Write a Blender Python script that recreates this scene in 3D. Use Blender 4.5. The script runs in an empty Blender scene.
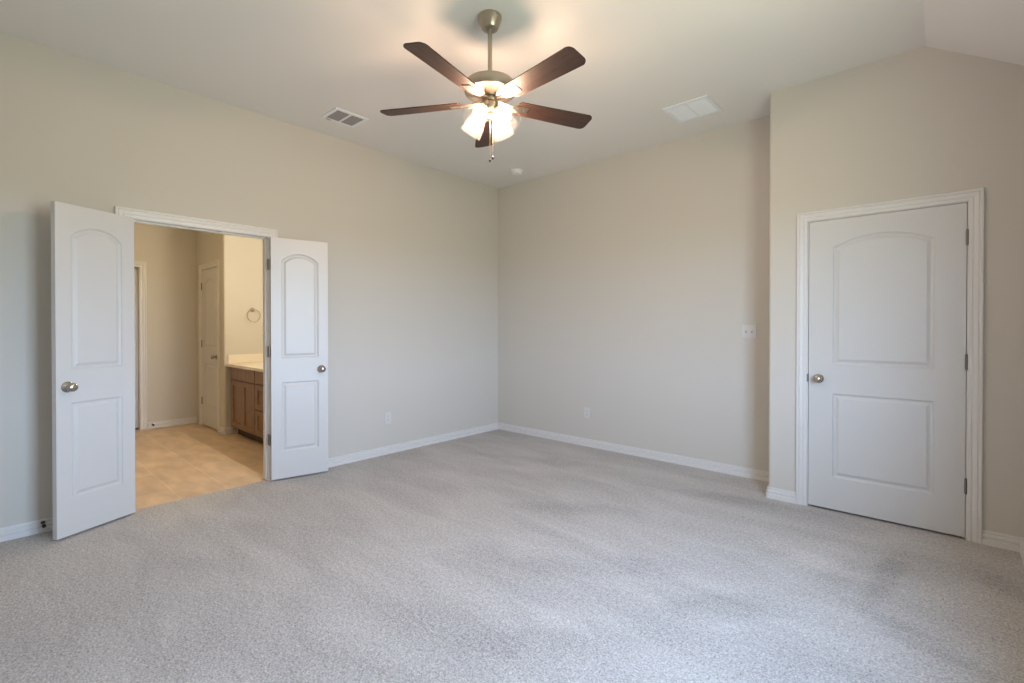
import bpy, bmesh, math, random
from math import sin, cos, pi, radians as R
from mathutils import Vector, Matrix
from mathutils.geometry import tessellate_polygon

random.seed(7)
S = bpy.context.scene
COL = S.collection

# ------------------------------------------------------------------ camera, sky, daylight, exposure
cam_d = bpy.data.cameras.new('camera')
cam = bpy.data.objects.new('camera', cam_d)
COL.objects.link(cam)
cam.location = (4.166, 0.0, 1.270)
cam.rotation_euler = (R(90 - 0.4), 0, R(41.988))
cam_d.sensor_width = 36.0
cam_d.lens = 478.78 / 1024 * 36.0
cam_d.shift_y = -10.05 / 1024
cam_d.clip_start = 0.02
S.camera = cam

SKY_STRENGTH = 19.8
GROUND, SKY_LOW, SKY_TOP = (0.485, 0.545, 0.42), (1.06, 1.40, 1.90), (0.38, 0.57, 0.86)
FAN_COL, VANITY_COL, FILL_COL = (1.0, 0.63, 0.42), (1.0, 0.85, 0.61), (1.0, 0.64, 0.22)
FAN_BULB = 11.9           # watts of each fan bulb
VANITY_BULB = 13.0        # watts of each vanity globe
BATH_FILL = 33.0  # strength of the fill dome added in the bathroom

world = bpy.data.worlds.new('daylight')
S.world = world
world.use_nodes = True
world.cycles.sampling_method = 'NONE'   # the window portal does the sampling
wn, wl = world.node_tree.nodes, world.node_tree.links
wn.clear()
w_out = wn.new('ShaderNodeOutputWorld')
w_bg = wn.new('ShaderNodeBackground')
w_tc = wn.new('ShaderNodeTexCoord')
w_sep = wn.new('ShaderNodeSeparateXYZ')
w_mr = wn.new('ShaderNodeMapRange')
w_cr = wn.new('ShaderNodeValToRGB')
w_mr.inputs['From Min'].default_value = -1
w_mr.inputs['From Max'].default_value = 1
e = w_cr.color_ramp.elements
e[0].position = 0.0; e[0].color = (*GROUND, 1)
e[1].position = 1.0; e[1].color = (*SKY_TOP, 1)
k = e.new(0.495); k.color = (*GROUND, 1)
k = e.new(0.505); k.color = (*SKY_LOW, 1)
wl.new(w_tc.outputs['Generated'], w_sep.inputs[0])
wl.new(w_sep.outputs['Z'], w_mr.inputs['Value'])
wl.new(w_mr.outputs[0], w_cr.inputs[0])
wl.new(w_cr.outputs[0], w_bg.inputs['Color'])
w_bg.inputs['Strength'].default_value = SKY_STRENGTH
wl.new(w_bg.outputs[0], w_out.inputs[0])

# the bedroom's window on the right wall: y span, z span (sky enters here)
WIN_Y0, WIN_Y1, WIN_Z0, WIN_Z1 = 0.95, 2.25, 0.75, 2.25
pd = bpy.data.lights.new('window_daylight', 'AREA')
pd.shape = 'RECTANGLE'; pd.size = WIN_Z1 - WIN_Z0; pd.size_y = WIN_Y1 - WIN_Y0
pd.cycles.is_portal = True
po = bpy.data.objects.new('window_daylight', pd)
po.location = (4.66, (WIN_Y0 + WIN_Y1) / 2, (WIN_Z0 + WIN_Z1) / 2)
po.rotation_euler = (0, R(90), 0)
COL.objects.link(po)

vs = S.view_settings
vs.view_transform = 'Standard'; vs.look = 'None'; vs.gamma = 1.0; vs.use_curve_mapping = False
vs.exposure = 0.0
S.cycles.use_denoising = True
S.cycles.use_adaptive_sampling = False
S.cycles.max_bounces = 12
S.cycles.diffuse_bounces = 8
S.cycles.transparent_max_bounces = 16
S.cycles.sample_clamp_indirect = 4.0

# ------------------------------------------------------------------ materials
def new_mat(name):
    m = bpy.data.materials.new(name)
    m.use_nodes = True
    n, l = m.node_tree.nodes, m.node_tree.links
    return m, n, l, n['Principled BSDF']

def plain(name, col, rough=0.5, metal=0.0, bump=0.0, bscale=200.0, spec=0.5):
    m, n, l, b = new_mat(name)
    b.inputs['Base Color'].default_value = (*col, 1)
    b.inputs['Roughness'].default_value = rough
    b.inputs['Metallic'].default_value = metal
    b.inputs['Specular IOR Level'].default_value = spec
    if bump:
        tc = n.new('ShaderNodeTexCoord'); t = n.new('ShaderNodeTexNoise'); bp = n.new('ShaderNodeBump')
        t.inputs['Scale'].default_value = bscale; t.inputs['Detail'].default_value = 3
        bp.inputs['Strength'].default_value = bump; bp.inputs['Distance'].default_value = 0.002
        l.new(tc.outputs['Object'], t.inputs['Vector']); l.new(t.outputs['Fac'], bp.inputs['Height'])
        l.new(bp.outputs[0], b.inputs['Normal'])
    return m

M_WALL = plain('greige_wall_paint', (0.595, 0.575, 0.53), 0.6, bump=0.25, bscale=130, spec=0.3)
M_CEIL = plain('ceiling_paint', (0.78, 0.77, 0.745), 0.75, bump=0.3, bscale=110, spec=0.2)
M_TRIM = plain('white_trim_paint', (0.71, 0.705, 0.695), 0.35)
M_DOOR = plain('white_door_paint', (0.615, 0.618, 0.61), 0.38, bump=0.05, bscale=160)
M_NICKEL = plain('satin_nickel', (0.45, 0.40, 0.325), 0.33, 1.0)
M_HINGE = plain('dull_nickel_hinge', (0.24, 0.225, 0.20), 0.4, 1.0)
M_KNOB = plain('polished_nickel_knob', (0.46, 0.43, 0.38), 0.22, 1.0)
M_DARKMETAL = plain('dark_bronze_metal', (0.10, 0.085, 0.07), 0.4, 1.0)
M_PLASTIC = plain('white_plastic', (0.64, 0.64, 0.635), 0.3)
M_DETECTOR = plain('bright_white_plastic', (0.86, 0.86, 0.85), 0.35)
M_SLOT = plain('dark_slot', (0.03, 0.03, 0.03), 0.7)
M_SLOTSHADE = plain('slot_shade_grey', (0.30, 0.29, 0.29), 0.6)  # grey stands in for shade seen between slats
M_VENT = plain('white_enamel', (0.80, 0.84, 0.88), 0.4)
M_COUNTER = plain('cream_cultured_marble', (0.80, 0.74, 0.64), 0.2)
M_RUBBER = plain('black_rubber', (0.015, 0.015, 0.015), 0.6)
M_TOE = plain('dark_toe_kick', (0.09, 0.045, 0.02), 0.6)
M_CABBODY = plain('cabinet_body_gap_shade', (0.085, 0.042, 0.018), 0.5)  # cabinet wood darkened to paint the shade in the gaps between fronts
M_GAP = plain('dark_void', (0.02, 0.02, 0.02), 0.9)

def wood(name, c1, c2, scale=(3, 40, 40), rough=0.4):
    m, n, l, b = new_mat(name)
    tc = n.new('ShaderNodeTexCoord'); mp = n.new('ShaderNodeMapping'); t = n.new('ShaderNodeTexNoise')
    t2 = n.new('ShaderNodeTexNoise'); mix = n.new('ShaderNodeMath'); cr = n.new('ShaderNodeValToRGB')
    mp.inputs['Scale'].default_value = scale
    t.inputs['Scale'].default_value = 1.0; t.inputs['Detail'].default_value = 6; t.inputs['Distortion'].default_value = 1.2
    t2.inputs['Scale'].default_value = 4.0; t2.inputs['Detail'].default_value = 4
    l.new(tc.outputs['Object'], mp.inputs[0]); l.new(mp.outputs[0], t.inputs['Vector']); l.new(mp.outputs[0], t2.inputs['Vector'])
    mix.operation = 'ADD'
    l.new(t.outputs['Fac'], mix.inputs[0]); l.new(t2.outputs['Fac'], mix.inputs[1])
    hv = n.new('ShaderNodeMath'); hv.operation = 'MULTIPLY'; hv.inputs[1].default_value = 0.5
    l.new(mix.outputs[0], hv.inputs[0])
    cr.color_ramp.elements[0].position = 0.38; cr.color_ramp.elements[0].color = (*c1, 1)
    cr.color_ramp.elements[1].position = 0.62; cr.color_ramp.elements[1].color = (*c2, 1)
    l.new(hv.outputs[0], cr.inputs[0]); l.new(cr.outputs[0], b.inputs['Base Color'])
    b.inputs['Roughness'].default_value = rough
    return m

M_BLADE = wood('walnut_blade', (0.016, 0.0085, 0.006), (0.058, 0.028, 0.018), (4, 60, 60), 0.5)
M_CAB = wood('stained_maple', (0.19, 0.105, 0.050), (0.28, 0.165, 0.085), (22, 22, 2.5), 0.42)

def carpet():
    m, n, l, b = new_mat('speckled_grey_carpet')
    tc = n.new('ShaderNodeTexCoord')
    def noise(scale, detail=2, rough=0.5, dist=0.0, vec=None):
        t = n.new('ShaderNodeTexNoise'); t.inputs['Scale'].default_value = scale
        t.inputs['Detail'].default_value = detail; t.inputs['Roughness'].default_value = rough
        t.inputs['Distortion'].default_value = dist
        l.new(vec or tc.outputs['Object'], t.inputs['Vector']); return t.outputs['Fac']
    def math_(op, a, bb=None, clamp=False):
        q = n.new('ShaderNodeMath'); q.operation = op; q.use_clamp = clamp
        for i, v in enumerate((a, bb)):
            if v is None: continue
            if isinstance(v, (int, float)): q.inputs[i].default_value = v
            else: l.new(v, q.inputs[i])
        return q.outputs[0]
    def mrange(v, a, bb, c, d):
        q = n.new('ShaderNodeMapRange'); q.inputs['From Min'].default_value = a; q.inputs['From Max'].default_value = bb
        q.inputs['To Min'].default_value = c; q.inputs['To Max'].default_value = d
        l.new(v, q.inputs['Value']); return q.outputs[0]
    fine = noise(125, 3, 0.7)
    tuft = noise(48, 2, 0.5)
    spk = mrange(fine, 0.30, 0.70, -0.42, 0.42)
    spk2 = mrange(tuft, 0.3, 0.7, -0.12, 0.12)
    # pile brushed this way and that: broad soft drifts plus streaks
    mp = n.new('ShaderNodeMapping'); mp.inputs['Scale'].default_value = (0.75, 2.2, 1); mp.inputs['Rotation'].default_value = (0, 0, R(35))
    l.new(tc.outputs['Object'], mp.inputs[0])
    drift = mrange(noise(1.6, 5, 0.62, 0.6, mp.outputs[0]), 0.36, 0.66, -0.10, 0.09)
    tot = math_('ADD', math_('ADD', spk, spk2), drift)
    # footprints and vacuum wedges, each a soft ellipse with a ragged edge
    rag = noise(9, 3, 0.6)
    for (cx, cy, ang, a, bb, amt) in MARKS:
        q = n.new('ShaderNodeMapping'); q.vector_type = 'TEXTURE'
        q.inputs['Location'].default_value = (cx, cy, 0); q.inputs['Rotation'].default_value = (0, 0, R(ang)); q.inputs['Scale'].default_value = (a, bb, 1)
        l.new(tc.outputs['Object'], q.inputs[0])
        ln = n.new('ShaderNodeVectorMath'); ln.operation = 'LENGTH'; l.new(q.outputs[0], ln.inputs[0])
        d = math_('ADD', ln.outputs['Value'], mrange(rag, 0.3, 0.7, -0.25, 0.25))
        tot = math_('ADD', tot, mrange(d, 0.45, 1.15, amt, 0.0))
    f = math_('MULTIPLY', math_('ADD', tot, 1.0), 1.0)
    mul = n.new('ShaderNodeVectorMath'); mul.operation = 'SCALE'
    mul.inputs[0].default_value = CARPET_COL
    l.new(f, mul.inputs['Scale'])
    l.new(mul.outputs[0], b.inputs['Base Color'])
    b.inputs['Roughness'].default_value = 0.95; b.inputs['Specular IOR Level'].default_value = 0.1
    bp = n.new('ShaderNodeBump'); bp.inputs['Strength'].default_value = 0.7; bp.inputs['Distance'].default_value = 0.008
    h = math_('ADD', fine, tuft)
    l.new(h, bp.inputs['Height']); l.new(bp.outputs[0], b.inputs['Normal'])
    return m
CARPET_COL = (0.52, 0.505, 0.495)
#        x     y     angle  half-length half-width  tone
MARKS = [(3.96, 3.12, 84, 0.42, 0.07, -0.15), (4.10, 2.55, -25, 0.24, 0.08, -0.15), (4.38, 3.40, -62, 0.28, 0.09, -0.12),
         (3.45, 2.30, 50, 0.42, 0.13, -0.12), (2.75, 2.15, 40, 0.50, 0.14, -0.12), (2.25, 2.80, 35, 0.55, 0.12, -0.10),
         (3.62, 2.95, 70, 0.40, 0.14, 0.08), (1.3, 3.6, 20, 0.8, 0.12, -0.09), (3.10, 3.75, 10, 0.5, 0.10, -0.12),
         (3.0, 1.55, 40, 0.40, 0.10, -0.10)]
M_CARPET = carpet()

def tile():
    m, n, l, b = new_mat('tan_floor_tile')
    tc = n.new('ShaderNodeTexCoord'); mp = n.new('ShaderNodeMapping'); br = n.new('ShaderNodeTexBrick')
    mp.inputs['Location'].default_value = (0.35, -1.003, 0)
    br.inputs['Scale'].default_value = 1.0; br.inputs['Brick Width'].default_value = 0.61
    br.inputs['Row Height'].default_value = 0.312; br.inputs['Mortar Size'].default_value = 0.0035
    br.inputs['Mortar Smooth'].default_value = 0.1; br.inputs['Bias'].default_value = 0.0
    br.offset = 0.5
    br.inputs['Color1'].default_value = (0.66, 0.505, 0.36, 1); br.inputs['Color2'].default_value = (0.60, 0.455, 0.315, 1)
    br.inputs['Mortar'].default_value = (0.74, 0.60, 0.45, 1)
    l.new(tc.outputs['Object'], mp.inputs[0]); l.new(mp.outputs[0], br.inputs['Vector'])
    mp2 = n.new('ShaderNodeMapping'); mp2.inputs['Scale'].default_value = (2, 5, 1)
    t = n.new('ShaderNodeTexNoise'); t.inputs['Scale'].default_value = 1.6; t.inputs['Detail'].default_value = 6
    l.new(tc.outputs['Object'], mp2.inputs[0]); l.new(mp2.outputs[0], t.inputs['Vector'])
    mr = n.new('ShaderNodeMapRange'); mr.inputs['From Min'].default_value = 0.3; mr.inputs['From Max'].default_value = 0.7
    mr.inputs['To Min'].default_value = 0.84; mr.inputs['To Max'].default_value = 1.14
    l.new(t.outputs['Fac'], mr.inputs['Value'])
    sc = n.new('ShaderNodeVectorMath'); sc.operation = 'SCALE'
    l.new(br.outputs['Color'], sc.inputs[0]); l.new(mr.outputs[0], sc.inputs['Scale']); l.new(sc.outputs[0], b.inputs['Base Color'])
    b.inputs['Roughness'].default_value = 0.5
    bp = n.new('ShaderNodeBump'); bp.invert = True; bp.inputs['Strength'].default_value = 0.4; bp.inputs['Distance'].default_value = 0.003
    l.new(br.outputs['Fac'], bp.inputs['Height']); l.new(bp.outputs[0], b.inputs['Normal'])
    return m
M_TILE = tile()

def frosted():
    m, n, l, b = new_mat('lightly_frosted_shade_glass')
    tr = n.new('ShaderNodeBsdfTranslucent'); tp = n.new('ShaderNodeBsdfTransparent'); gl = n.new('ShaderNodeBsdfGlossy')
    tr.inputs['Color'].default_value = (0.95, 0.95, 0.95, 1); tp.inputs['Color'].default_value = (1, 1, 1, 1)
    gl.inputs['Roughness'].default_value = 0.2
    c = n.new('ShaderNodeMixShader'); c.inputs[0].default_value = FROST_AMOUNT
    l.new(tp.outputs[0], c.inputs[1]); l.new(tr.outputs[0], c.inputs[2])
    d = n.new('ShaderNodeMixShader'); d.inputs[0].default_value = 0.0008
    l.new(c.outputs[0], d.inputs[1]); l.new(gl.outputs[0], d.inputs[2])
    l.new(d.outputs[0], n['Material Output'].inputs[0]); n.remove(b)
    return m
FROST_AMOUNT = 0.022
M_FROST = frosted()

def glow(name, col, strength):
    m, n, l, b = new_mat(name)
    b.inputs['Base Color'].default_value = (0.9, 0.9, 0.9, 1)
    b.inputs['Emission Color'].default_value = (*col, 1)
    b.inputs['Emission Strength'].default_value = strength
    return m
def bulb_glass(name, col, strength):
    """glowing bulb glass that lets the lamp inside shine through"""
    m, n, l, b = new_mat(name)
    em = n.new('ShaderNodeEmission'); tp = n.new('ShaderNodeBsdfTransparent'); mx = n.new('ShaderNodeMixShader')
    em.inputs['Color'].default_value = (*col, 1); em.inputs['Strength'].default_value = strength
    mx.inputs[0].default_value = 0.1
    l.new(tp.outputs[0], mx.inputs[1]); l.new(em.outputs[0], mx.inputs[2]); l.new(mx.outputs[0], n['Material Output'].inputs[0]); n.remove(b)
    return m
M_BULB = bulb_glass('lit_bulb', FAN_COL, 60.0)
M_VBULB = bulb_glass('lit_vanity_bulb', VANITY_COL, 60.0)
def lamp(name, parent, loc, col, watts, radius):
    d = bpy.data.lights.new(name, 'POINT'); d.color = col; d.energy = watts; d.shadow_soft_size = radius
    o = bpy.data.objects.new(name, d); COL.objects.link(o); o.parent = parent; o.location = loc
    return o

def window_glass():
    m, n, l, b = new_mat('clear_window_glass')
    tp = n.new('ShaderNodeBsdfTransparent'); gl = n.new('ShaderNodeBsdfGlossy'); gl.inputs['Roughness'].default_value = 0.02
    mx = n.new('ShaderNodeMixShader'); mx.inputs[0].default_value = 0.06
    l.new(tp.outputs[0], mx.inputs[1]); l.new(gl.outputs[0], mx.inputs[2]); l.new(mx.outputs[0], n['Material Output'].inputs[0]); n.remove(b)
    return m
M_GLASS = window_glass()

# ------------------------------------------------------------------ mesh helpers
class MB:
    def __init__(self): self.bm = bmesh.new()
    def face(self, pts):
        try: return self.bm.faces.new([self.bm.verts.new(p) for p in pts])
        except ValueError: return None
    def box(self, x0, x1, y0, y1, z0, z1, bev=0.0):
        b2 = bmesh.new()
        bmesh.ops.create_cube(b2, size=1)
        for v in b2.verts:
            v.co = Vector(((x0 + x1) / 2 + v.co.x * (x1 - x0), (y0 + y1) / 2 + v.co.y * (y1 - y0), (z0 + z1) / 2 + v.co.z * (z1 - z0)))
        if bev: bmesh.ops.bevel(b2, geom=b2.edges[:], offset=bev, segments=2, affect='EDGES', profile=0.5)
        self.join(b2); return self
    def join(self, b2, mtx=None):
        if mtx is not None: bmesh.ops.transform(b2, matrix=mtx, verts=b2.verts[:])
        me = bpy.data.meshes.new('tmp'); b2.to_mesh(me); b2.free()
        self.bm.from_mesh(me); bpy.data.meshes.remove(me)
    def prism(self, poly, axis, a, b):
        """polygon in the two other axes (cyclic order x,y,z without axis) extruded along axis from a to b"""
        def P(q, t):
            if axis == 2: return (q[0], q[1], t)
            if axis == 1: return (q[0], t, q[1])
            return (t, q[0], q[1])
        A = [self.bm.verts.new(P(q, a)) for q in poly]; Bv = [self.bm.verts.new(P(q, b)) for q in poly]
        n = len(poly)
        self.bm.faces.new(A); self.bm.faces.new(Bv[::-1])
        for i in range(n): self.bm.faces.new((A[i], Bv[i], Bv[(i + 1) % n], A[(i + 1) % n]))
        return self
    def lathe(self, prof, seg=32, mtx=None, caps=True):
        """profile [(r,z)...] about local Z"""
        b2 = bmesh.new(); rings = []
        for r, z in prof:
            rings.append([b2.verts.new((max(r, 1e-5) * cos(2 * pi * i / seg), max(r, 1e-5) * sin(2 * pi * i / seg), z)) for i in range(seg)])
        for a, b in zip(rings, rings[1:]):
            for i in range(seg): b2.faces.new((a[i], a[(i + 1) % seg], b[(i + 1) % seg], b[i]))
        if caps:
            b2.faces.new(rings[0][::-1]); b2.faces.new(rings[-1])
        bmesh.ops.recalc_face_normals(b2, faces=b2.faces[:])
        self.join(b2, mtx); return self
    def tube(self, pts, r, seg=12):
        pts = [Vector(p) for p in pts]; rings = []
        rr = r if isinstance(r, (list, tuple)) else [r] * len(pts)
        ref = Vector((0, 0, 1))
        for i, p in enumerate(pts):
            d = (pts[min(i + 1, len(pts) - 1)] - pts[max(i - 1, 0)]).normalized()
            u = d.cross(ref if abs(d.dot(ref)) < 0.95 else Vector((1, 0, 0))).normalized(); v = d.cross(u)
            rings.append([self.bm.verts.new(p + (u * cos(2 * pi * k / seg) + v * sin(2 * pi * k / seg)) * rr[i]) for k in range(seg)])
        for a, b in zip(rings, rings[1:]):
            for k in range(seg): self.bm.faces.new((a[k], a[(k + 1) % seg], b[(k + 1) % seg], b[k]))
        self.bm.faces.new(rings[0][::-1]); self.bm.faces.new(rings[-1]); return self
    def sweep(self, path, prof, fmap, closed=False):
        """mitred sweep: path of 2D points, profile [(out, t)] with out to the left of travel; fmap(u, v, t) -> xyz"""
        n = len(path); P = [Vector(p) for p in path]; rows = []
        for i in range(n):
            a = P[i] - P[i - 1] if (i > 0 or closed) else None
            b = P[(i + 1) % n] - P[i] if (i < n - 1 or closed) else None
            na = Vector((-a.y, a.x)).normalized() if a is not None else None
            nb = Vector((-b.y, b.x)).normalized() if b is not None else None
            if na is None: m = nb
            elif nb is None: m = na
            else:
                m = (na + nb); m = m / max(m.dot(na), 1e-4)
            rows.append([self.bm.verts.new(fmap(P[i].x + m.x * o, P[i].y + m.y * o, t)) for o, t in prof])
        k = len(prof)
        rng = range(n if closed else n - 1)
        for i in rng:
            A, Bq = rows[i], rows[(i + 1) % n]
            for j in range(k): self.bm.faces.new((A[j], A[(j + 1) % k], Bq[(j + 1) % k], Bq[j]))
        if not closed:
            self.bm.faces.new(rows[0][::-1]); self.bm.faces.new(rows[-1])
        return self
    def done(self, name, mat, parent=None, smooth=False, recalc=True, loc=None, rot=None):
        if recalc: bmesh.ops.recalc_face_normals(self.bm, faces=self.bm.faces[:])
        me = bpy.data.meshes.new(name); self.bm.to_mesh(me); self.bm.free()
        me.materials.append(mat)
        if smooth:
            for p in me.polygons: p.use_smooth = True
            if hasattr(me, 'set_sharp_from_angle'): me.set_sharp_from_angle(angle=R(38))
        o = bpy.data.objects.new(name, me); COL.objects.link(o)
        if parent is not None: o.parent = parent
        if loc is not None: o.location = loc
        if rot is not None: o.rotation_euler = rot
        return o

def tag(o, label, cat, group=None, kind=None):
    o['label'] = label; o['category'] = cat
    if group: o['group'] = group
    if kind: o['kind'] = kind
    return o
def thing(name, label, cat, loc, rot=(0, 0, 0), group=None, kind=None):
    o = bpy.data.objects.new(name, None); COL.objects.link(o)
    o.empty_display_size = 0.1; o.location = loc; o.rotation_euler = rot
    return tag(o, label, cat, group, kind)
def copy_tree(o, parent=None):
    c = o.copy(); COL.objects.link(c)
    if parent is not None: c.parent = parent
    for ch in list(o.children): copy_tree(ch, c)
    return c
def struct(o, label, cat): return tag(o, label, cat, kind='structure')

# ------------------------------------------------------------------ the room shell
YB, YC, ZC = 4.366, 3.948, 3.024          # back wall, closet wall, ceiling
XR, YR = 4.51, -0.62                       # right wall, wall behind the camera
BX = 3.196                                 # outer corner of the closet bump-out
CREASE = 4.080                             # ceiling starts to slope down here
def zslope(x): return ZC - max(0, x - CREASE) * 0.649
OY0, OY1, OZ = 0.664, 1.623, 2.052         # rough opening to the bathroom
WT = 0.12

# carpet: jittered edge where it meets the tile in the doorway
m = MB()
edge = [(-0.024 + random.uniform(-0.004, 0.004), OY1 - (OY1 - OY0) * i / 60) for i in range(61)]
outline = [(0, YR), (XR, YR), (XR, 4.95), (0, 4.95), (0, OY1)] + edge + [(0, OY0)]
m.prism(outline, 2, -0.06, 0.0)
struct(m.done('floor', M_CARPET), 'speckled light grey carpet covering the bedroom floor', 'carpet')
m = MB().box(-3.75, -0.004, -0.75, 2.75, -0.06, -0.007)
struct(m.done('floor_bathroom', M_TILE), 'tan rectangular floor tiles seen through the double doorway', 'tile floor')

# ceilings
m = MB().prism([(-0.12, ZC), (CREASE, ZC), (XR + 0.12, zslope(XR + 0.12)), (XR + 0.12, ZC + 0.12), (-0.12, ZC + 0.12)], 1, YR - 0.12, 5.07)
struct(m.done('ceiling', M_CEIL), 'flat bedroom ceiling with a sloped strip above the closet door', 'ceiling')
BZ = 2.75
m = MB().box(-3.75, -WT, -0.75, 2.75, BZ, BZ + 0.1)
struct(m.done('ceiling_bathroom', M_CEIL), 'flat ceiling over the bathroom', 'ceiling')

# left wall, with the doorway cut out
m = MB()
m.box(-WT, 0, YR - 0.12, OY0, -0.06, ZC); m.box(-WT, 0, OY1, YB + WT, -0.06, ZC); m.box(-WT, 0, OY0, OY1, OZ, ZC)
struct(m.done('wall_left', M_WALL), 'greige wall with the double doorway to the bathroom', 'wall')
m = MB().box(-WT, BX + 0.06, YB, YB + WT, -0.06, ZC)
struct(m.done('wall_back', M_WALL), 'greige back wall between the bathroom wall and the closet corner', 'wall')
# closet wall with rounded outer corner
RX0, RX1, RZ = 3.434, 4.290, 2.041
rc = 0.02
arc = [(BX + rc - rc * cos(t * pi / 16), YC + rc - rc * sin(t * pi / 16)) for t in range(9)]
m = MB()
m.prism([(BX, YB + 0.01)] + arc + [(RX0, YC), (RX0, YC + WT), (BX + WT, YC + WT), (BX + WT, YB + 0.01)], 2, -0.06, ZC)
m.prism([(RX0, RZ), (RX1, RZ), (RX1, zslope(RX1)), (CREASE, ZC), (RX0, ZC)], 1, YC, YC + WT)
m.prism([(RX1, -0.06), (XR + 0.02, -0.06), (XR + 0.02, zslope(XR + 0.02)), (RX1, zslope(RX1))], 1, YC, YC + WT)
struct(m.done('wall_closet', M_WALL), 'greige wall around the closed closet door, with a rounded outer corner', 'wall')
m = MB().box(BX, XR + 0.02, 4.95, 5.07, -0.06, ZC).box(BX, BX + 0.1, YB + WT, 4.95, -0.06, ZC)
m.box(XR, XR + 0.12, YC + WT, 5.07, -0.06, zslope(XR + 0.12))
struct(m.done('wall_closet_inside', M_WALL), 'walls inside the closet behind the closed door', 'wall')
# right wall with the window opening
m = MB(); zt = zslope(XR + 0.12) + 0.02
m.box(XR, XR + 0.12, YR - 0.12, WIN_Y0, -0.06, zt); m.box(XR, XR + 0.12, WIN_Y1, YC + WT, -0.06, zt)
m.box(XR, XR + 0.12, WIN_Y0, WIN_Y1, -0.06, WIN_Z0); m.box(XR, XR + 0.12, WIN_Y0, WIN_Y1, WIN_Z1, zt)
struct(m.done('wall_right', M_WALL), 'greige outside wall with the daylight window, beside the closet door', 'wall')
m = MB().prism([(-WT, -0.06), (XR + 0.02, -0.06), (XR + 0.02, zslope(XR + 0.02)), (CREASE, ZC), (-WT, ZC)], 1, YR - 0.12, YR)
struct(m.done('wall_front', M_WALL), 'greige wall facing the back wall', 'wall')

# window
w = thing('window_1', 'white framed double-pane window in the outside wall', 'window', (XR + 0.06, (WIN_Y0 + WIN_Y1) / 2, WIN_Z0), kind='structure')
hw, hh = (WIN_Y1 - WIN_Y0) / 2, WIN_Z1 - WIN_Z0
def rect_ring(mb, x0, x1, ya, yb, za, zb, t):
    mb.box(x0, x1, ya, ya + t, za, zb); mb.box(x0, x1, yb - t, yb, za, zb)
    mb.box(x0, x1, ya + t, yb - t, za, za + t); mb.box(x0, x1, ya + t, yb - t, zb - t, zb)
m = MB(); rect_ring(m, 0.01, 0.055, -hw, hw, 0, hh, 0.03); m.done('window_frame', M_TRIM, w)
for a, b in ((-hw + 0.03, -0.001), (0.001, hw - 0.03)):
    m = MB(); rect_ring(m, 0.02, 0.045, a, b, 0.03, hh - 0.03, 0.022); sash = m.done('sash', M_TRIM, w)
    MB().box(0.030, 0.034, a + 0.02, b - 0.02, 0.05, hh - 0.05).done('pane', M_GLASS, sash)
MB().box(-0.085, 0.01, -hw - 0.03, hw + 0.03, -0.022, 0.0, 0.004).done('window_sill', M_TRIM, w)

# ------------------------------------------------------------------ baseboards
BASE = [(0, 0), (0.0160, 0), (0.0160, 0.032), (0.0060, 0.037), (0.0060, 0.044), (0.0140, 0.048), (0.0130, 0.060),
        (0.0040, 0.064), (0.0040, 0.071), (0.0090, 0.074), (0.0070, 0.082), (0, 0.083)]
def baseboard(name, path, label):
    m = MB().sweep(path, BASE, lambda u, v, t: (u, v, t - 0.002))
    return struct(m.done(name, M_TRIM), label, 'baseboard')
CO0, CO1 = 0.612, 1.675                     # outer edges of the casing round the bathroom doorway
KO0, KO1 = 3.382, 4.342                     # outer edges of the closet door casing
baseboard('baseboard_left', [(0, CO0), (0, YR)], 'white baseboard along the wall behind the wide-open door with the door stop')
# travel so that the room is to the left of travel
baseboard('baseboard_back', [(KO0 - 0, YC), (BX + 0.006, YC), (BX, YC + 0.006), (BX, YB), (0, YB), (0, CO1)], 'white baseboard from the closet door casing round the back wall to the bathroom doorway')
baseboard('baseboard_right', [(0, YR), (XR, YR), (XR, YC), (KO1, YC)], 'white baseboard in the corner beside the closet door hinges')

# ------------------------------------------------------------------ door casings
CAS = [(0, 0), (0, 0.010), (0.016, 0.011), (0.0185, 0.0075), (0.022, 0.0075), (0.0245, 0.012), (0.042, 0.016),
       (0.0445, 0.0125), (0.048, 0.0125), (0.0505, 0.019), (0.061, 0.019), (0.064, 0.016), (0.064, 0)]
def casing(name, parent, inner0, inner1, head, fmap):
    # path runs so that "left" points away from the opening
    m = MB().sweep([(inner0, -0.002), (inner0, head), (inner1, head), (inner1, -0.002)], CAS, fmap)
    return m.done(name, M_TRIM, parent)

# trim_1: bathroom doorway (wall x = 0)
t1 = thing('trim_1', 'white moulded casing around the open bathroom doorway', 'door casing', (0, 1.1435, 0), kind='structure')
o = casing('casing', t1, CO0 + 0.064 - 1.1435, CO1 - 0.064 - 1.1435, 2.030, lambda u, v, t: (t, u, v))
o = casing('casing', t1, CO0 + 0.064 - 1.1435, CO1 - 0.064 - 1.1435, 2.030, lambda u, v, t: (-WT - t, u, v))
JY0, JY1, JZ = 0.682, 1.605, 2.025
m = MB()
for (ya, yb, za, zb) in ((OY0, JY0, -0.03, JZ), (JY1, OY1, -0.03, JZ), (OY0, OY1, JZ, OZ)):
    m.box(-WT, 0.0, ya - 1.1435, yb - 1.1435, za, zb)
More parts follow.
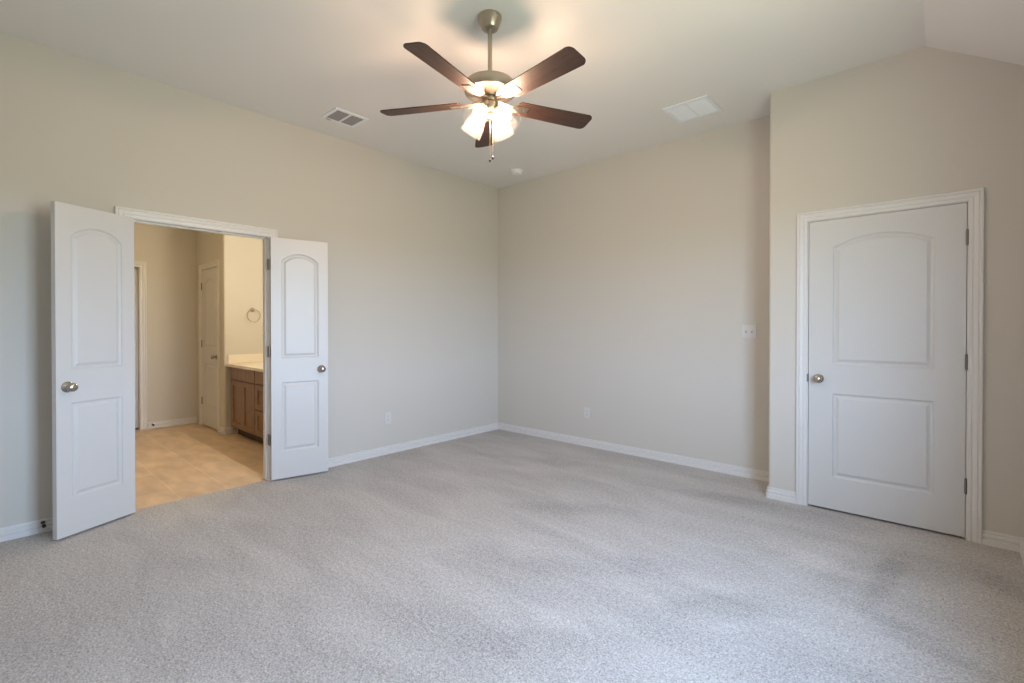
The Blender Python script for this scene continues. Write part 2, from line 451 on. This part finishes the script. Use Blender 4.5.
# stops
m.box(-0.085, -0.045, JY0 - 1.1435, JY0 + 0.011 - 1.1435, 0.0, JZ); m.box(-0.085, -0.045, JY1 - 0.011 - 1.1435, JY1 - 1.1435, 0.0, JZ)
m.box(-0.085, -0.045, JY0 - 1.1435, JY1 - 1.1435, JZ - 0.011, JZ)
m.done('jamb', M_TRIM, t1)
for yy in (1.071, 1.242):
    cp = MB().box(-0.034, -0.010, yy - 0.026 - 1.1435, yy + 0.026 - 1.1435, JZ - 0.002, JZ + 0.001).done('catch_plate', M_NICKEL, t1)
    MB().box(-0.027, -0.017, yy - 0.012 - 1.1435, yy + 0.012 - 1.1435, JZ - 0.0025, JZ - 0.0012).done('catch_recess', M_GAP, cp)

# trim_2: closet doorway (wall y = YC)
cxm = (KO0 + KO1) / 2
t2 = thing('trim_2', 'white moulded casing around the closed closet door', 'door casing', (cxm, YC, 0), kind='structure')
casing('casing', t2, KO0 + 0.064 - cxm, KO1 - 0.064 - cxm, 2.029, lambda u, v, t: (u, -t, v))
SX0, SX1 = 3.4565, 4.2695                   # closet slab
m = MB()
m.box(RX0 - cxm, SX0 - 0.0035 - cxm, 0, WT, -0.03, 2.023); m.box(SX1 + 0.0035 - cxm, RX1 - cxm, 0, WT, -0.03, 2.023)
m.box(RX0 - cxm, RX1 - cxm, 0, WT, 2.023, RZ)
m.box(SX0 - 0.0035 - cxm, SX0 + 0.010 - cxm, 0.037, 0.07, 0.0, 2.023); m.box(SX1 - 0.010 - cxm, SX1 + 0.0035 - cxm, 0.037, 0.07, 0.0, 2.023)
m.box(SX0 - cxm, SX1 - cxm, 0.037, 0.07, 2.010, 2.023)
m.done('jamb', M_TRIM, t2)
MB().box(SX0 - 0.011 - cxm, SX0 - 0.003 - cxm, -0.0105, 0.012, 0.917 - 0.028, 0.917 + 0.028, 0.002).done('strike_plate', M_HINGE, t2)

# ------------------------------------------------------------------ panel doors
RINGS = [(0.0, 0.0), (0.003, 0.006), (0.011, 0.011), (0.019, 0.011), (0.036, 0.002)]
def panel_outline(x0, x1, z0, z1, rise, d):
    """counter-clockwise outline inset by d; arched top when rise > 0"""
    pts = [(x0 + d, z0 + d), (x1 - d, z0 + d)]
    if rise:
        c = x1 - x0; rad = (c * c / 4 + rise * rise) / (2 * rise); zc = z1 + rise - rad; xm = (x0 + x1) / 2
        r2 = rad - d; half = (x1 - x0) / 2 - d
        a = math.asin(half / r2)
        pts += [(xm + r2 * sin(a - 2 * a * i / 20), zc + r2 * cos(a - 2 * a * i / 20)) for i in range(21)]
    else:
        pts += [(x1 - d, z1 - d), (x0 + d, z1 - d)]
    return pts
def slab_mesh(w, h, t, panels):
    """face at y=0 looking to -Y and a like face at y=t; x from 0 (hinge edge) to w"""
    m = MB(); bm = m.bm
    for (y, s) in ((0.0, 1), (t, -1)):
        outer = [(0, 0), (w, 0), (w, h), (0, h)]
        loops = [outer] + [panel_outline(*p, 0.0) for p in panels]
        flat = [q for L in loops for q in L]
        vs_ = [bm.verts.new((q[0], y, q[1])) for q in flat]
        for tri in tessellate_polygon([[Vector((q[0], q[1], 0)) for q in L] for L in loops]):
            try: bm.faces.new([vs_[i] for i in tri])
            except ValueError: pass
        ofs = 4
        for p in panels:
            n = len(panel_outline(*p, 0.0)); prev = vs_[ofs:ofs + n]; ofs += n
            for d, dep in RINGS[1:]:
                cur = [bm.verts.new((q[0], y + s * dep, q[1])) for q in panel_outline(*p, d)]
                for i in range(n): bm.faces.new((prev[i], prev[(i + 1) % n], cur[(i + 1) % n], cur[i]))
                prev = cur
            bm.faces.new(prev)
        if s == 1: ov = vs_[:4]
        else:
            for i in range(4): bm.faces.new((ov[i], vs_[i], vs_[(i + 1) % 4], ov[(i + 1) % 4]))
    return m
def two_panels(w, stile): return [(stile, w - stile, 1.005, 1.815, 0.068), (stile, w - stile, 0.222, 0.803, 0)]

KNOB = [(0.0325, 0.0), (0.0325, 0.004), (0.029, 0.008), (0.016, 0.011), (0.0115, 0.016), (0.0115, 0.027), (0.018, 0.031),
        (0.0255, 0.038), (0.0275, 0.046), (0.0255, 0.054), (0.018, 0.060), (0.007, 0.0625), (0.0, 0.063)]
def knob(parent, x, z, t, mat=None):
    a = MB().lathe(KNOB, 28, Matrix.Translation((x, 0, z)) @ Matrix.Rotation(R(90), 4, 'X'))
    a.done('door_knob', mat or M_KNOB, parent, smooth=True)
    a = MB().lathe(KNOB, 28, Matrix.Translation((x, t, z)) @ Matrix.Rotation(R(-90), 4, 'X'))
    a.done('door_knob', mat or M_KNOB, parent, smooth=True)
def hinge(parent, x, y, z, plate=None, mat=None):
    """barrel standing at x, y with a leaf plate; 89 mm tall"""
    m = MB().lathe([(0.0, -0.049), (0.0035, -0.0475), (0.0055, -0.0445), (0.0062, -0.0445), (0.0062, -0.016), (0.0056, -0.0155), (0.0056, -0.0145), (0.0062, -0.014), (0.0062, 0.014),
                    (0.0056, 0.0145), (0.0056, 0.0155), (0.0062, 0.016), (0.0062, 0.0445), (0.0055, 0.0445), (0.0035, 0.0475), (0.0, 0.049)], 14, Matrix.Translation((x, y, z)))
    if plate: m.box(plate[0], plate[1], plate[2], plate[3], z - 0.0445, z + 0.0445)
    m.done('hinge', mat or M_HINGE, parent, smooth=True)

ZB = 0.014
def build_door(name, label, w, loc, ang, stile, knob_x, h=2.006, t=0.035, lower_only=False):
    """root is the slab itself; its face y=0 looks to local -Y"""
    o = slab_mesh(w, h, t, two_panels(w, stile)).done(name, M_DOOR, loc=loc, rot=(0, 0, ang))
    struct(o, label, 'door')
    knob(o, knob_x, 0.915 - ZB, t)
    return o

# closet door: hinges on the right, so local x runs from the left edge here
d3 = build_door('door_1', 'closed white two-panel closet door with arched upper panel', SX1 - SX0, (SX0, YC + 0.001, ZB), 0, 0.143, 0.060)
for z in (1.813, 1.066, 0.323): hinge(d3, SX1 - SX0 + 0.002, -0.006, z - ZB)
MB().box(-0.001, 0.002, 0.005, 0.03, 0.915 - ZB - 0.03, 0.915 - ZB + 0.03).done('latch_plate', M_NICKEL, d3)

# leaves of the bathroom doorway, both swung back into the bedroom
def leaf(name, label, face_hinge, face_free, right):
    a, b = Vector(face_hinge), Vector(face_free); d = (b - a); w = 0.452
    # visible face must look into the room (+x)
    if right:      # hinge at the far jamb: local x from hinge to free edge gives a -Y normal of (d.y, -d.x)
        ang = math.atan2(d.y, d.x); o = build_door(name, label, w, (a.x, a.y, ZB), ang, 0.079, w - 0.057)
        return o
    ang = math.atan2(-d.y, -d.x); dn = d.normalized(); org = a + dn * w
    return build_door(name, label, w, (org.x, org.y, ZB), ang, 0.079, 0.057)
dl = leaf('door_2', 'white narrow door leaf swung wide open in front of the wall door stop', (0.072, 0.704), (0.268, 0.305), False)
dr = leaf('door_3', 'white narrow door leaf folded back against the wall beyond the bathroom doorway', (0.055, 1.603), (0.149, 2.043), True)
for z in (1.798, 1.075, 0.341):
    hinge(dl, 0.452 + 0.005, 0.030, z - ZB)
# the far leaf's hinges sit on the jamb, seen edge-on
for z in (1.798, 1.075, 0.341):
    m = MB().lathe([(0.0, -0.048), (0.0062, -0.0445), (0.0062, -0.015), (0.0055, -0.0145), (0.0062, -0.014), (0.0062, 0.014), (0.0055, 0.0145), (0.0062, 0.015), (0.0062, 0.0445), (0.0, 0.048)],
                   14, Matrix.Translation((0.026, 1.6 - 1.1435, z)))
    m.box(-0.024, 0.022, JY1 - 0.0022 - 1.1435, JY1 + 0.0005 - 1.1435, z - 0.0445, z + 0.0445)
    m.done('hinge', M_HINGE, t1, smooth=True)

# ------------------------------------------------------------------ bathroom
FX, CY, SXW = -3.285, 1.945, -2.205        # far wall, linen-closet wall, vanity side wall
m = MB().box(FX - 0.12, FX, -0.7, 0.50, -0.06, BZ).box(FX - 0.12, FX, 1.345, CY + 0.1, -0.06, BZ).box(FX - 0.12, FX, 0.50, 1.345, 2.06, BZ)
struct(m.done('wall_bathroom_far', M_WALL), 'greige bathroom wall facing the doorway', 'wall')
LX0, LX1 = -3.040, -2.420                  # linen door slab
arc = [(SXW - rc + rc * sin(t * pi / 16), CY + rc - rc * cos(t * pi / 16)) for t in range(9)]
m = MB()
m.prism([(LX1 + 0.022, CY)] + arc + [(SXW, 2.65), (SXW - 0.12, 2.65), (SXW - 0.12, CY + 0.1), (LX1 + 0.022, CY + 0.1)], 2, -0.06, BZ)
m.box(FX - 0.01, LX0 - 0.022, CY, CY + 0.1, -0.06, BZ).box(LX0 - 0.022, LX1 + 0.022, CY, CY + 0.1, 2.045, BZ)
struct(m.done('wall_bathroom_closet', M_WALL), 'bathroom wall with the small closet door, ending in a rounded corner at the vanity', 'wall')
m = MB().box(SXW - 0.1, 0 - WT, 2.53, 2.65, -0.06, BZ)
struct(m.done('wall_bathroom_vanity', M_WALL), 'bathroom wall behind the vanity counter', 'wall')
m = MB().box(FX - 0.12, -WT, -0.7, -0.6, -0.06, BZ)
struct(m.done('wall_bathroom_end', M_WALL), 'far end wall of the bathroom', 'wall')
m = MB().box(FX - 0.4, FX - 0.32, 0.3, 1.5, -0.06, BZ)
struct(m.done('wall_beyond', M_WALL), 'wall beyond the second bathroom door', 'wall')
baseboard('baseboard_bathroom_far', [(FX, CY), (FX, 1.408)], 'white baseboard along the far bathroom wall with its own door stop')
baseboard('baseboard_bathroom_corner', [(SXW, 2.09), (SXW, CY + 0.006), (SXW - 0.006, CY), (LX1 + 0.085, CY)], 'white baseboard wrapping the corner beside the vanity')
m = MB().box(FX - 0.12, FX - 0.02, CY + 0.1, 2.65, -0.06, BZ).box(FX - 0.12, SXW - 0.1, 2.55, 2.65, -0.06, BZ)
struct(m.done('wall_linen_inside', M_WALL), 'walls inside the small bathroom closet', 'wall')
m = MB().box(FX - 0.40, FX - 0.12, 0.3, 0.38, -0.06, BZ).box(FX - 0.40, FX - 0.12, 1.42, 1.50, -0.06, BZ).box(FX - 0.40, FX - 0.12, 0.3, 1.5, 2.2, 2.3)
struct(m.done('wall_beyond_sides', M_WALL), 'walls closing the space beyond the second bathroom door', 'wall')
# linen closet door
t3 = thing('trim_3', 'white casing around the small closet door in the bathroom', 'door casing', ((LX0 + LX1) / 2, CY, 0), kind='structure')
lm = (LX0 + LX1) / 2
casing('casing', t3, LX0 - 0.006 - lm, LX1 + 0.006 - lm, 2.032, lambda u, v, t: (u, -t, v))
m = MB().box(LX0 - 0.022 - lm, LX0 - 0.003 - lm, 0, 0.1, -0.03, 2.045).box(LX1 + 0.003 - lm, LX1 + 0.022 - lm, 0, 0.1, -0.03, 2.045).box(LX0 - 0.022 - lm, LX1 + 0.022 - lm, 0, 0.1, 2.026, 2.045)
m.done('jamb', M_TRIM, t3)
d4 = build_door('door_4', 'small white closed closet door in the bathroom next to the vanity', LX1 - LX0, (LX0, CY + 0.001, ZB), 0, 0.11, LX1 - LX0 - 0.06)
for z in (1.813, 1.066, 0.323): hinge(d4, -0.002, -0.006, z - ZB)
# its far-wall neighbour, mostly hidden
t4 = thing('trim_4', 'white casing of the doorway at the edge of the far bathroom wall', 'door casing', (FX, 0.92, 0), kind='structure')
casing('casing', t4, 0.507 - 0.92, 1.338 - 0.92, 2.036, lambda u, v, t: (t, u, v))
m = MB().box(-0.12, 0, 0.50 - 0.92, 0.513 - 0.92, -0.03, 2.06).box(-0.12, 0, 1.332 - 0.92, 1.345 - 0.92, -0.03, 2.06).box(-0.12, 0, 0.513 - 0.92, 1.332 - 0.92, 2.030, 2.06)
m.done('jamb', M_TRIM, t4)
d5 = build_door('door_5', 'white door recessed in the far bathroom doorway, mostly hidden by the open leaf', 0.813, (FX - 0.075, 0.516, ZB), R(90), 0.143, 0.06)

# vanity cabinet
VX0, VX1 = -2.190, -0.135
v = thing('vanity_cabinet', 'brown stained wood vanity with recessed-panel doors and drawers beneath the cream counter', 'cabinet', ((VX0 + VX1) / 2, 2.27, -0.007))
vx, vy = (VX0 + VX1) / 2, 2.27
def vbox(mb, x0, x1, y0, y1, z0, z1, bev=0): return mb.box(x0 - vx, x1 - vx, y0 - vy, y1 - vy, z0 + 0.007, z1 + 0.007, bev)
vbox(MB(), VX0, VX1, 2.014, 2.525, 0.095, 0.812).done('body', M_CABBODY, v)
vbox(MB(), VX0 + 0.01, VX1, 2.085, 2.52, -0.007, 0.095).done('toe_kick', M_TOE, v)
def front(name, x0, x1, z0, z1, panel=True):
    m = MB(); bm = m.bm; ya, yb = 1.994 - vy, 2.014 - vy
    P = lambda d, y: [bm.verts.new((x - vx, y, z + 0.007)) for x, z in ((x0 + d, z0 + d), (x1 - d, z0 + d), (x1 - d, z1 - d), (x0 + d, z1 - d))]
    rings = [P(0, yb), P(0, ya + 0.002), P(0.002, ya)]
    if panel: rings += [P(0.055, ya), P(0.061, ya + 0.014)]
    for a, b in zip(rings, rings[1:]):
        for i in range(4): bm.faces.new((a[i], a[(i + 1) % 4], b[(i + 1) % 4], b[i]))
    bm.faces.new(rings[0][::-1]); bm.faces.new(rings[-1])
    return m.done(name, M_CAB, v)
front('drawer_front', -2.125, -1.402, 0.667, 0.804, False)
front('cabinet_door', -2.125, -1.766, 0.105, 0.655); front('cabinet_door', -1.762, -1.402, 0.105, 0.655)
front('drawer_front', -1.384, -0.96, 0.667, 0.804, False)
front('drawer_front', -1.384, -0.96, 0.388, 0.655); front('drawer_front', -1.384, -0.96, 0.105, 0.376)
front('drawer_front', -0.942, -0.22, 0.667, 0.804, False)
front('cabinet_door', -0.942, -0.583, 0.105, 0.655); front('cabinet_door', -0.579, -0.22, 0.105, 0.655)
# countertop with splashes
ct = thing('vanity_countertop', 'cream vanity countertop with raised splash edges on the brown cabinet', 'countertop', (vx, vy, 0.812))
MB().box(SXW + 0.001 - vx, -0.125 - vx, 1.962 - vy, 2.528 - vy, 0.0, 0.034, 0.004).done('slab', M_COUNTER, ct)
MB().box(SXW + 0.001 - vx, SXW + 0.019 - vx, 1.985 - vy, 2.528 - vy, 0.034, 0.136, 0.003).done('side_splash', M_COUNTER, ct)
MB().box(SXW + 0.019 - vx, -0.125 - vx, 2.510 - vy, 2.528 - vy, 0.034, 0.136, 0.003).done('back_splash', M_COUNTER, ct)
# towel ring
tr = thing('towel_ring', 'round metal towel ring on the yellow-lit bathroom wall above the counter', 'towel ring', (SXW, 2.262, 1.497))
MB().lathe([(0.0, 0.0), (0.026, 0.0), (0.026, 0.006), (0.020, 0.010), (0.010, 0.014), (0.009, 0.040), (0.012, 0.044), (0.012, 0.054), (0.006, 0.058), (0.0, 0.058)], 20, Matrix.Rotation(R(90), 4, 'Y')).done('post', M_NICKEL, tr, smooth=True)
ring_pts = [(0.049, 0.076 * sin(a), -0.072 + 0.076 * cos(a)) for a in [2 * pi * i / 40 for i in range(41)]]
MB().tube(ring_pts, 0.0052, 10).done('ring', M_NICKEL, tr, smooth=True)
# vanity light bar (lights this room; above the mirror wall)
vl = thing('vanity_light', 'four-globe vanity light bar on the bathroom wall above the counter', 'wall light', (-0.66, 2.53, 1.98))
MB().box(-0.45, 0.45, -0.03, 0.0, -0.05, 0.05, 0.006).done('back_plate', M_NICKEL, vl)
for i in range(4):
    x = -0.37 + 0.2467 * i
    hs = MB().lathe([(0.03, 0.0), (0.03, 0.02), (0.018, 0.035), (0.018, 0.06)], 18, Matrix.Translation((x, -0.03, 0)) @ Matrix.Rotation(R(90), 4, 'X')).done('socket', M_NICKEL, vl, smooth=True)
    b2 = bmesh.new(); bmesh.ops.create_uvsphere(b2, u_segments=16, v_segments=8, radius=0.045)
    m = MB(); m.join(b2, Matrix.Translation((x, -0.125, 0))); m.done('globe', M_VBULB, hs, smooth=True)
    lamp('globe_light', hs, (x, -0.125, 0), VANITY_COL, VANITY_BULB, 0.040)

# fill dome added on the unseen bathroom ceiling to brighten walls and tile
M_FILL_DOME = glow('fill_dome_glow', FILL_COL, BATH_FILL)
dm = thing('added_fill_dome', 'added fill dome on the unseen bathroom ceiling', 'added fill light', (-1.75, 0.55, BZ))
MB().lathe([(0.0, 0), (0.165, 0), (0.168, -0.012), (0.160, -0.022), (0.0, -0.022)], 36).done('base', M_NICKEL, dm, smooth=True)
MB().lathe([(0.150, -0.020), (0.150, -0.030), (0.138, -0.055), (0.105, -0.080), (0.055, -0.095), (0.0, -0.099)], 24, caps=False).done('fill_glow', M_FILL_DOME, dm, smooth=True)

# door stops
def door_stop(label, loc, rotz):
    s = thing('door_stop', label, 'door stop', loc, (0, 0, rotz))
    MB().lathe([(0.0, 0), (0.012, 0), (0.012, 0.003), (0.0045, 0.006), (0.0045, 0.062), (0.0, 0.062)], 14, Matrix.Rotation(R(90), 4, 'Y')).done('rod', M_DARKMETAL, s, smooth=True)
    MB().lathe([(0.0, 0.060), (0.0085, 0.060), (0.010, 0.064), (0.010, 0.076), (0.007, 0.080), (0.0, 0.080)], 14, Matrix.Rotation(R(90), 4, 'Y')).done('bumper', M_RUBBER, s, smooth=True)
door_stop('small dark door stop on the bedroom baseboard behind the open leaf', (0.009, 0.256, 0.058), 0)
door_stop('small dark door stop on the far bathroom baseboard', (FX + 0.009, 1.455, 0.050), 0)

# ------------------------------------------------------------------ wall plates
def outlet(label, loc, rotz):
    """faces local -Y"""
    o = thing('wall_outlet', label, 'outlet', loc, (0, 0, rotz))
    MB().box(-0.0355, 0.0355, -0.005, 0.0, -0.058, 0.058, 0.002).done('cover_plate', M_PLASTIC, o)
    for z in (-0.0195, 0.0195):
        f = MB().box(-0.0165, 0.0165, -0.0068, -0.004, z - 0.0135, z + 0.0135, 0.001).done('receptacle', M_PLASTIC, o)
        MB().box(-0.0085, -0.006, -0.0071, -0.006, z - 0.002, z + 0.006).box(0.006, 0.0085, -0.0071, -0.006, z - 0.002, z + 0.006).box(-0.002, 0.002, -0.0071, -0.006, z - 0.009, z - 0.005).done('slots', M_SLOT, f)
    MB().lathe([(0.0, 0.005), (0.0025, 0.005), (0.0025, 0.0062), (0.0, 0.0064)], 10, Matrix.Rotation(R(90), 4, 'X')).done('screw', M_NICKEL, o)
    return o
outlet('white duplex outlet low on the wall between the folded door leaf and the room corner', (0, 2.754, 0.362), R(90))
outlet('white duplex outlet low on the back wall', (1.322, YB, 0.358), 0)
sw = thing('light_switch', 'white two-toggle light switch plate on the back wall beside the closet corner', 'light switch', (2.943, YB, 1.240))
MB().box(-0.058, 0.058, -0.0055, 0, -0.058, 0.058, 0.002).done('cover_plate', M_PLASTIC, sw)
for x in (-0.023, 0.023):
    MB().box(x - 0.005, x + 0.005, -0.0060, -0.005, -0.012, 0.012).done('toggle_slot', M_SLOTSHADE, sw)
    MB().prism([(-0.0055, -0.004), (-0.0055, 0.009), (-0.017, 0.013), (-0.017, 0.007)], 0, x - 0.0035, x + 0.0035).done('toggle', M_PLASTIC, sw)

# ------------------------------------------------------------------ ceiling fittings
# small register; the dark seen through its slots is put into the fin grey
vx0, vx1, vy0, vy1 = 0.330, 0.580, 1.898, 2.190
r1 = thing('ceiling_register', 'white ceiling register with two louvre banks coloured for slot shade near the doorway wall', 'air vent', ((vx0 + vx1) / 2, (vy0 + vy1) / 2, ZC))
hx, hy = (vx1 - vx0) / 2, (vy1 - vy0) / 2
m = MB(); b_ = 0.030
m.box(-hx, hx, -hy, -hy + b_, -0.008, 0, 0.002).box(-hx, hx, hy - b_, hy, -0.008, 0, 0.002)
m.box(-hx, -hx + b_, -hy + b_, hy - b_, -0.008, 0, 0.002).box(hx - b_, hx, -hy + b_, hy - b_, -0.008, 0, 0.002)
m.box(-hx + b_, hx - b_, -0.009, 0.009, -0.008, 0)
m.done('frame', M_VENT, r1)
MB().box(-hx + 0.02, hx - 0.02, -hy + 0.02, hy - 0.02, -0.0015, -0.0005).done('backing', M_SLOT, r1)
for (ya, yb) in ((-hy + b_, -0.009), (0.009, hy - b_)):
    m = MB()
    for i in range(10):
        x = -hx + b_ + (2 * hx - 2 * b_) * (i + 0.5) / 10
        m.prism([(x - 0.0075, -0.0070), (x - 0.0065, -0.0075), (x + 0.0065, -0.0025), (x + 0.0055, -0.0020)], 1, ya, yb)
    m.done('louvre_bank', M_SLOTSHADE, r1)
MB().box(-hx + 0.012, -hx + 0.018, -hy + 0.035, -hy + 0.075, -0.014, -0.006, 0.001).done('damper_lever', M_NICKEL, r1)
# white return grille
gx0, gx1, gy0, gy1 = 2.488, 2.842, 3.660, 3.992
r2 = thing('return_grille', 'white louvred return air grille on the ceiling near the closet corner', 'air vent', ((gx0 + gx1) / 2, (gy0 + gy1) / 2, ZC))
hx, hy = (gx1 - gx0) / 2, (gy1 - gy0) / 2; b_ = 0.028
m = MB()
m.box(-hx, hx, -hy, -hy + b_, -0.010, 0, 0.003).box(-hx, hx, hy - b_, hy, -0.010, 0, 0.003)
m.box(-hx, -hx + b_, -hy + b_, hy - b_, -0.010, 0, 0.003).box(hx - b_, hx, -hy + b_, hy - b_, -0.010, 0, 0.003)
m.box(-0.006, 0.006, -hy + b_, hy - b_, -0.0095, 0)
m.done('frame', M_VENT, r2)
MB().box(-hx + 0.02, hx - 0.02, -hy + 0.02, hy - 0.02, -0.0012, -0.0004).done('backing', M_VENT, r2)
m = MB()
for i in range(22):
    y = -hy + b_ + (2 * hy - 2 * b_) * (i + 0.5) / 22
    m.prism([(y - 0.006, -0.0035), (y - 0.0055, -0.0025), (y + 0.006, -0.0085), (y + 0.0055, -0.0092)], 0, -hx + b_, hx - b_)
m.done('louvres', M_VENT, r2)
# smoke detector
sd = thing('smoke_detector', 'small round white smoke detector on the ceiling near the room corner', 'smoke detector', (0.640, 4.000, ZC))
MB().lathe([(0.0, 0), (0.068, 0), (0.070, -0.004), (0.070, -0.012), (0.066, -0.016), (0.0, -0.016)], 32).done('base', M_DETECTOR, sd, smooth=True)
MB().lathe([(0.0, -0.015), (0.056, -0.015), (0.058, -0.020), (0.057, -0.034), (0.050, -0.042), (0.030, -0.046), (0.0, -0.047)], 32).done('cover', M_DETECTOR, sd, smooth=True)

# ------------------------------------------------------------------ ceiling fan
FXC, FYC = 2.260, 1.932
fan = thing('ceiling_fan', 'five-blade brown ceiling fan with four lit glass shades hanging from a nickel rod', 'ceiling fan', (FXC, FYC, ZC))
Z = lambda z: z - ZC
MB().lathe([(0.0, Z(3.024)), (0.066, Z(3.024)), (0.067, Z(3.016)), (0.066, Z(3.008)), (0.058, Z(2.985)), (0.047, Z(2.958)), (0.043, Z(2.952)), (0.030, Z(2.947)), (0.018, Z(2.946)), (0.0, Z(2.946))], 40).done('canopy', M_NICKEL, fan, smooth=True)
MB().lathe([(0.0, Z(2.960)), (0.0125, Z(2.960)), (0.0125, Z(2.65)), (0.0, Z(2.65))], 24).done('downrod', M_NICKEL, fan, smooth=True)
Z = lambda z: z - ZC - 0.009
MB().lathe([(0.0, Z(2.674)), (0.030, Z(2.674)), (0.032, Z(2.666)), (0.120, Z(2.664)), (0.138, Z(2.659)), (0.143, Z(2.650)), (0.143, Z(2.606)), (0.140, Z(2.600)), (0.128, Z(2.597)),
            (0.110, Z(2.594)), (0.058, Z(2.580)), (0.050, Z(2.578)), (0.0, Z(2.578))], 56).done('motor_housing', M_NICKEL, fan, smooth=True)
MB().lathe([(0.0, Z(2.578)), (0.034, Z(2.578)), (0.034, Z(2.574)), (0.042, Z(2.572)), (0.042, Z(2.552)), (0.034, Z(2.550)), (0.034, Z(2.546)), (0.0, Z(2.546))], 36).done('hub', M_NICKEL, fan, smooth=True)
MB().lathe([(0.0, Z(2.546)), (0.047, Z(2.546)), (0.049, Z(2.540)), (0.049, Z(2.512)), (0.044, Z(2.498)), (0.030, Z(2.486)), (0.016, Z(2.480)), (0.014, Z(2.468)), (0.008, Z(2.462)), (0.0, Z(2.460))], 36).done('light_fitter', M_NICKEL, fan, smooth=True)

# one blade with its iron, then four copies
BL_Z = 2.548
def blade_mesh():
    m = MB(); L0, L1, w0, w1, rr = 0.165, 0.652, 0.056, 0.068, 0.034
    pts = [(L0, -w0 + 0.012), (L0 + 0.012, -w0)]
    for i in range(9):
        a = -pi / 2 + i * pi / 16; pts.append((L1 - rr + rr * cos(a), -w1 + rr + rr * sin(a)))
    for i in range(9):
        a = i * pi / 16; pts.append((L1 - rr + rr * cos(a), w1 - rr + rr * sin(a)))
    pts += [(L0 + 0.012, w0), (L0, w0 - 0.012)]
    m.prism(pts, 2, 0.0, 0.006); return m
PITCH = R(-12)
bl = blade_mesh().done('blade', M_BLADE, fan, loc=(0, 0, Z(BL_Z)), rot=(PITCH, 0, 0))
def iron_mesh():
    # curved arm from hub to a flat plate screwed under the blade (blade-local coordinates, blade underside at z=0)
    m = MB(); bm = m.bm; rows = []
    st = [(0.036, 0.012, 0.014), (0.060, 0.012, 0.013), (0.085, 0.011, 0.006), (0.110, 0.014, -0.001), (0.135, 0.022, -0.004), (0.150, 0.026, -0.004), (0.235, 0.026, -0.004)]
    for x, hw_, z in st:
        rows.append([bm.verts.new((x, -hw_, z)), bm.verts.new((x, hw_, z)), bm.verts.new((x, hw_, z + 0.004)), bm.verts.new((x, -hw_, z + 0.004))])
    for a, b in zip(rows, rows[1:]):
        for i in range(4): bm.faces.new((a[i], a[(i + 1) % 4], b[(i + 1) % 4], b[i]))
    bm.faces.new(rows[0][::-1]); bm.faces.new(rows[-1])
    for x in (0.170, 0.215):
        m.lathe([(0.0, -0.0065), (0.004, -0.006), (0.005, -0.004), (0.0, -0.004)], 10, Matrix.Translation((x, 0, 0)))
    return m
iron_mesh().done('blade_iron', M_NICKEL, bl)
AZ0 = -78.0
bl.rotation_mode = 'XYZ'
def blade_rot(az): return (Matrix.Rotation(R(az), 4, 'Z') @ Matrix.Rotation(PITCH, 4, 'X')).to_euler('XYZ')
bl.rotation_euler = blade_rot(AZ0)
for i in range(1, 5):
    c = copy_tree(bl, fan); c.rotation_euler = blade_rot(AZ0 + 72 * i)

# one lamp shade with socket and bulb, then three copies; axis leaves the fitter outward and down
TILT = R(40)
def shade_rot(az): return (Matrix.Rotation(R(az), 4, 'Z') @ Matrix.Rotation(-TILT, 4, 'Y')).to_euler('XYZ')
SO = [(0.024, -0.004), (0.027, -0.014), (0.036, -0.030), (0.047, -0.052), (0.055, -0.076), (0.059, -0.100), (0.061, -0.122), (0.0635, -0.132)]
prof = SO + [(r - 0.0028, z) for r, z in SO[::-1]]
NECK_R, NECK_Z = 0.058, 2.506
sh = MB().lathe(prof + [prof[0]], 40, caps=False).done('lamp_shade', M_FROST, fan, smooth=True, loc=(0, 0, 0))
MB().lathe([(0.0, 0.030), (0.010, 0.028), (0.011, 0.014), (0.022, 0.006), (0.026, -0.002), (0.026, -0.010), (0.018, -0.018), (0.016, -0.034), (0.0, -0.034)], 24).done('socket', M_NICKEL, sh, smooth=True)
b2 = bmesh.new(); bmesh.ops.create_uvsphere(b2, u_segments=16, v_segments=10, radius=0.033)
for q in b2.verts:
    if q.co.z > 0.008: q.co.x *= 1 - (q.co.z - 0.008) * 22; q.co.y *= 1 - (q.co.z - 0.008) * 22; q.co.z *= 1.35
m = MB(); m.join(b2, Matrix.Translation((0, 0, -0.073))); m.done('bulb', M_BULB, sh, smooth=True)
lamp('bulb_light', sh, (0, 0, -0.073), FAN_COL, FAN_BULB, 0.028)
def put_shade(o, az):
    o.location = (NECK_R * cos(R(az)), NECK_R * sin(R(az)), Z(NECK_Z)); o.rotation_euler = shade_rot(az)
put_shade(sh, 8.6)
for az in (98.6, -172, -82):
    put_shade(copy_tree(sh, fan), az)
# pull chains
def chain(x, y, z0, z1):
    m = MB(); n = int((z0 - z1) / 0.005)
    for i in range(n):
        zz = Z(z0) - 0.005 * i
        m.lathe([(0.0004, zz), (0.0019, zz - 0.0012), (0.0019, zz - 0.003), (0.0004, zz - 0.0042)], 6, Matrix.Translation((x, y, 0)), caps=False)
    m.tube([(x, y, Z(z0)), (x, y, Z(z1))], 0.0009, 6)
    c = m.done('pull_chain', M_NICKEL, fan, smooth=True)
    MB().lathe([(0.0, Z(z1)), (0.003, Z(z1) - 0.001), (0.0062, Z(z1) - 0.007), (0.0068, Z(z1) - 0.014), (0.0045, Z(z1) - 0.021), (0.0, Z(z1) - 0.022)], 14, Matrix.Translation((x, y, 0))).done('pull_knob', M_DARKMETAL, c, smooth=True)
chain(0.020, -0.020, 2.50, 2.228)
chain(-0.004, 0.028, 2.50, 2.262)
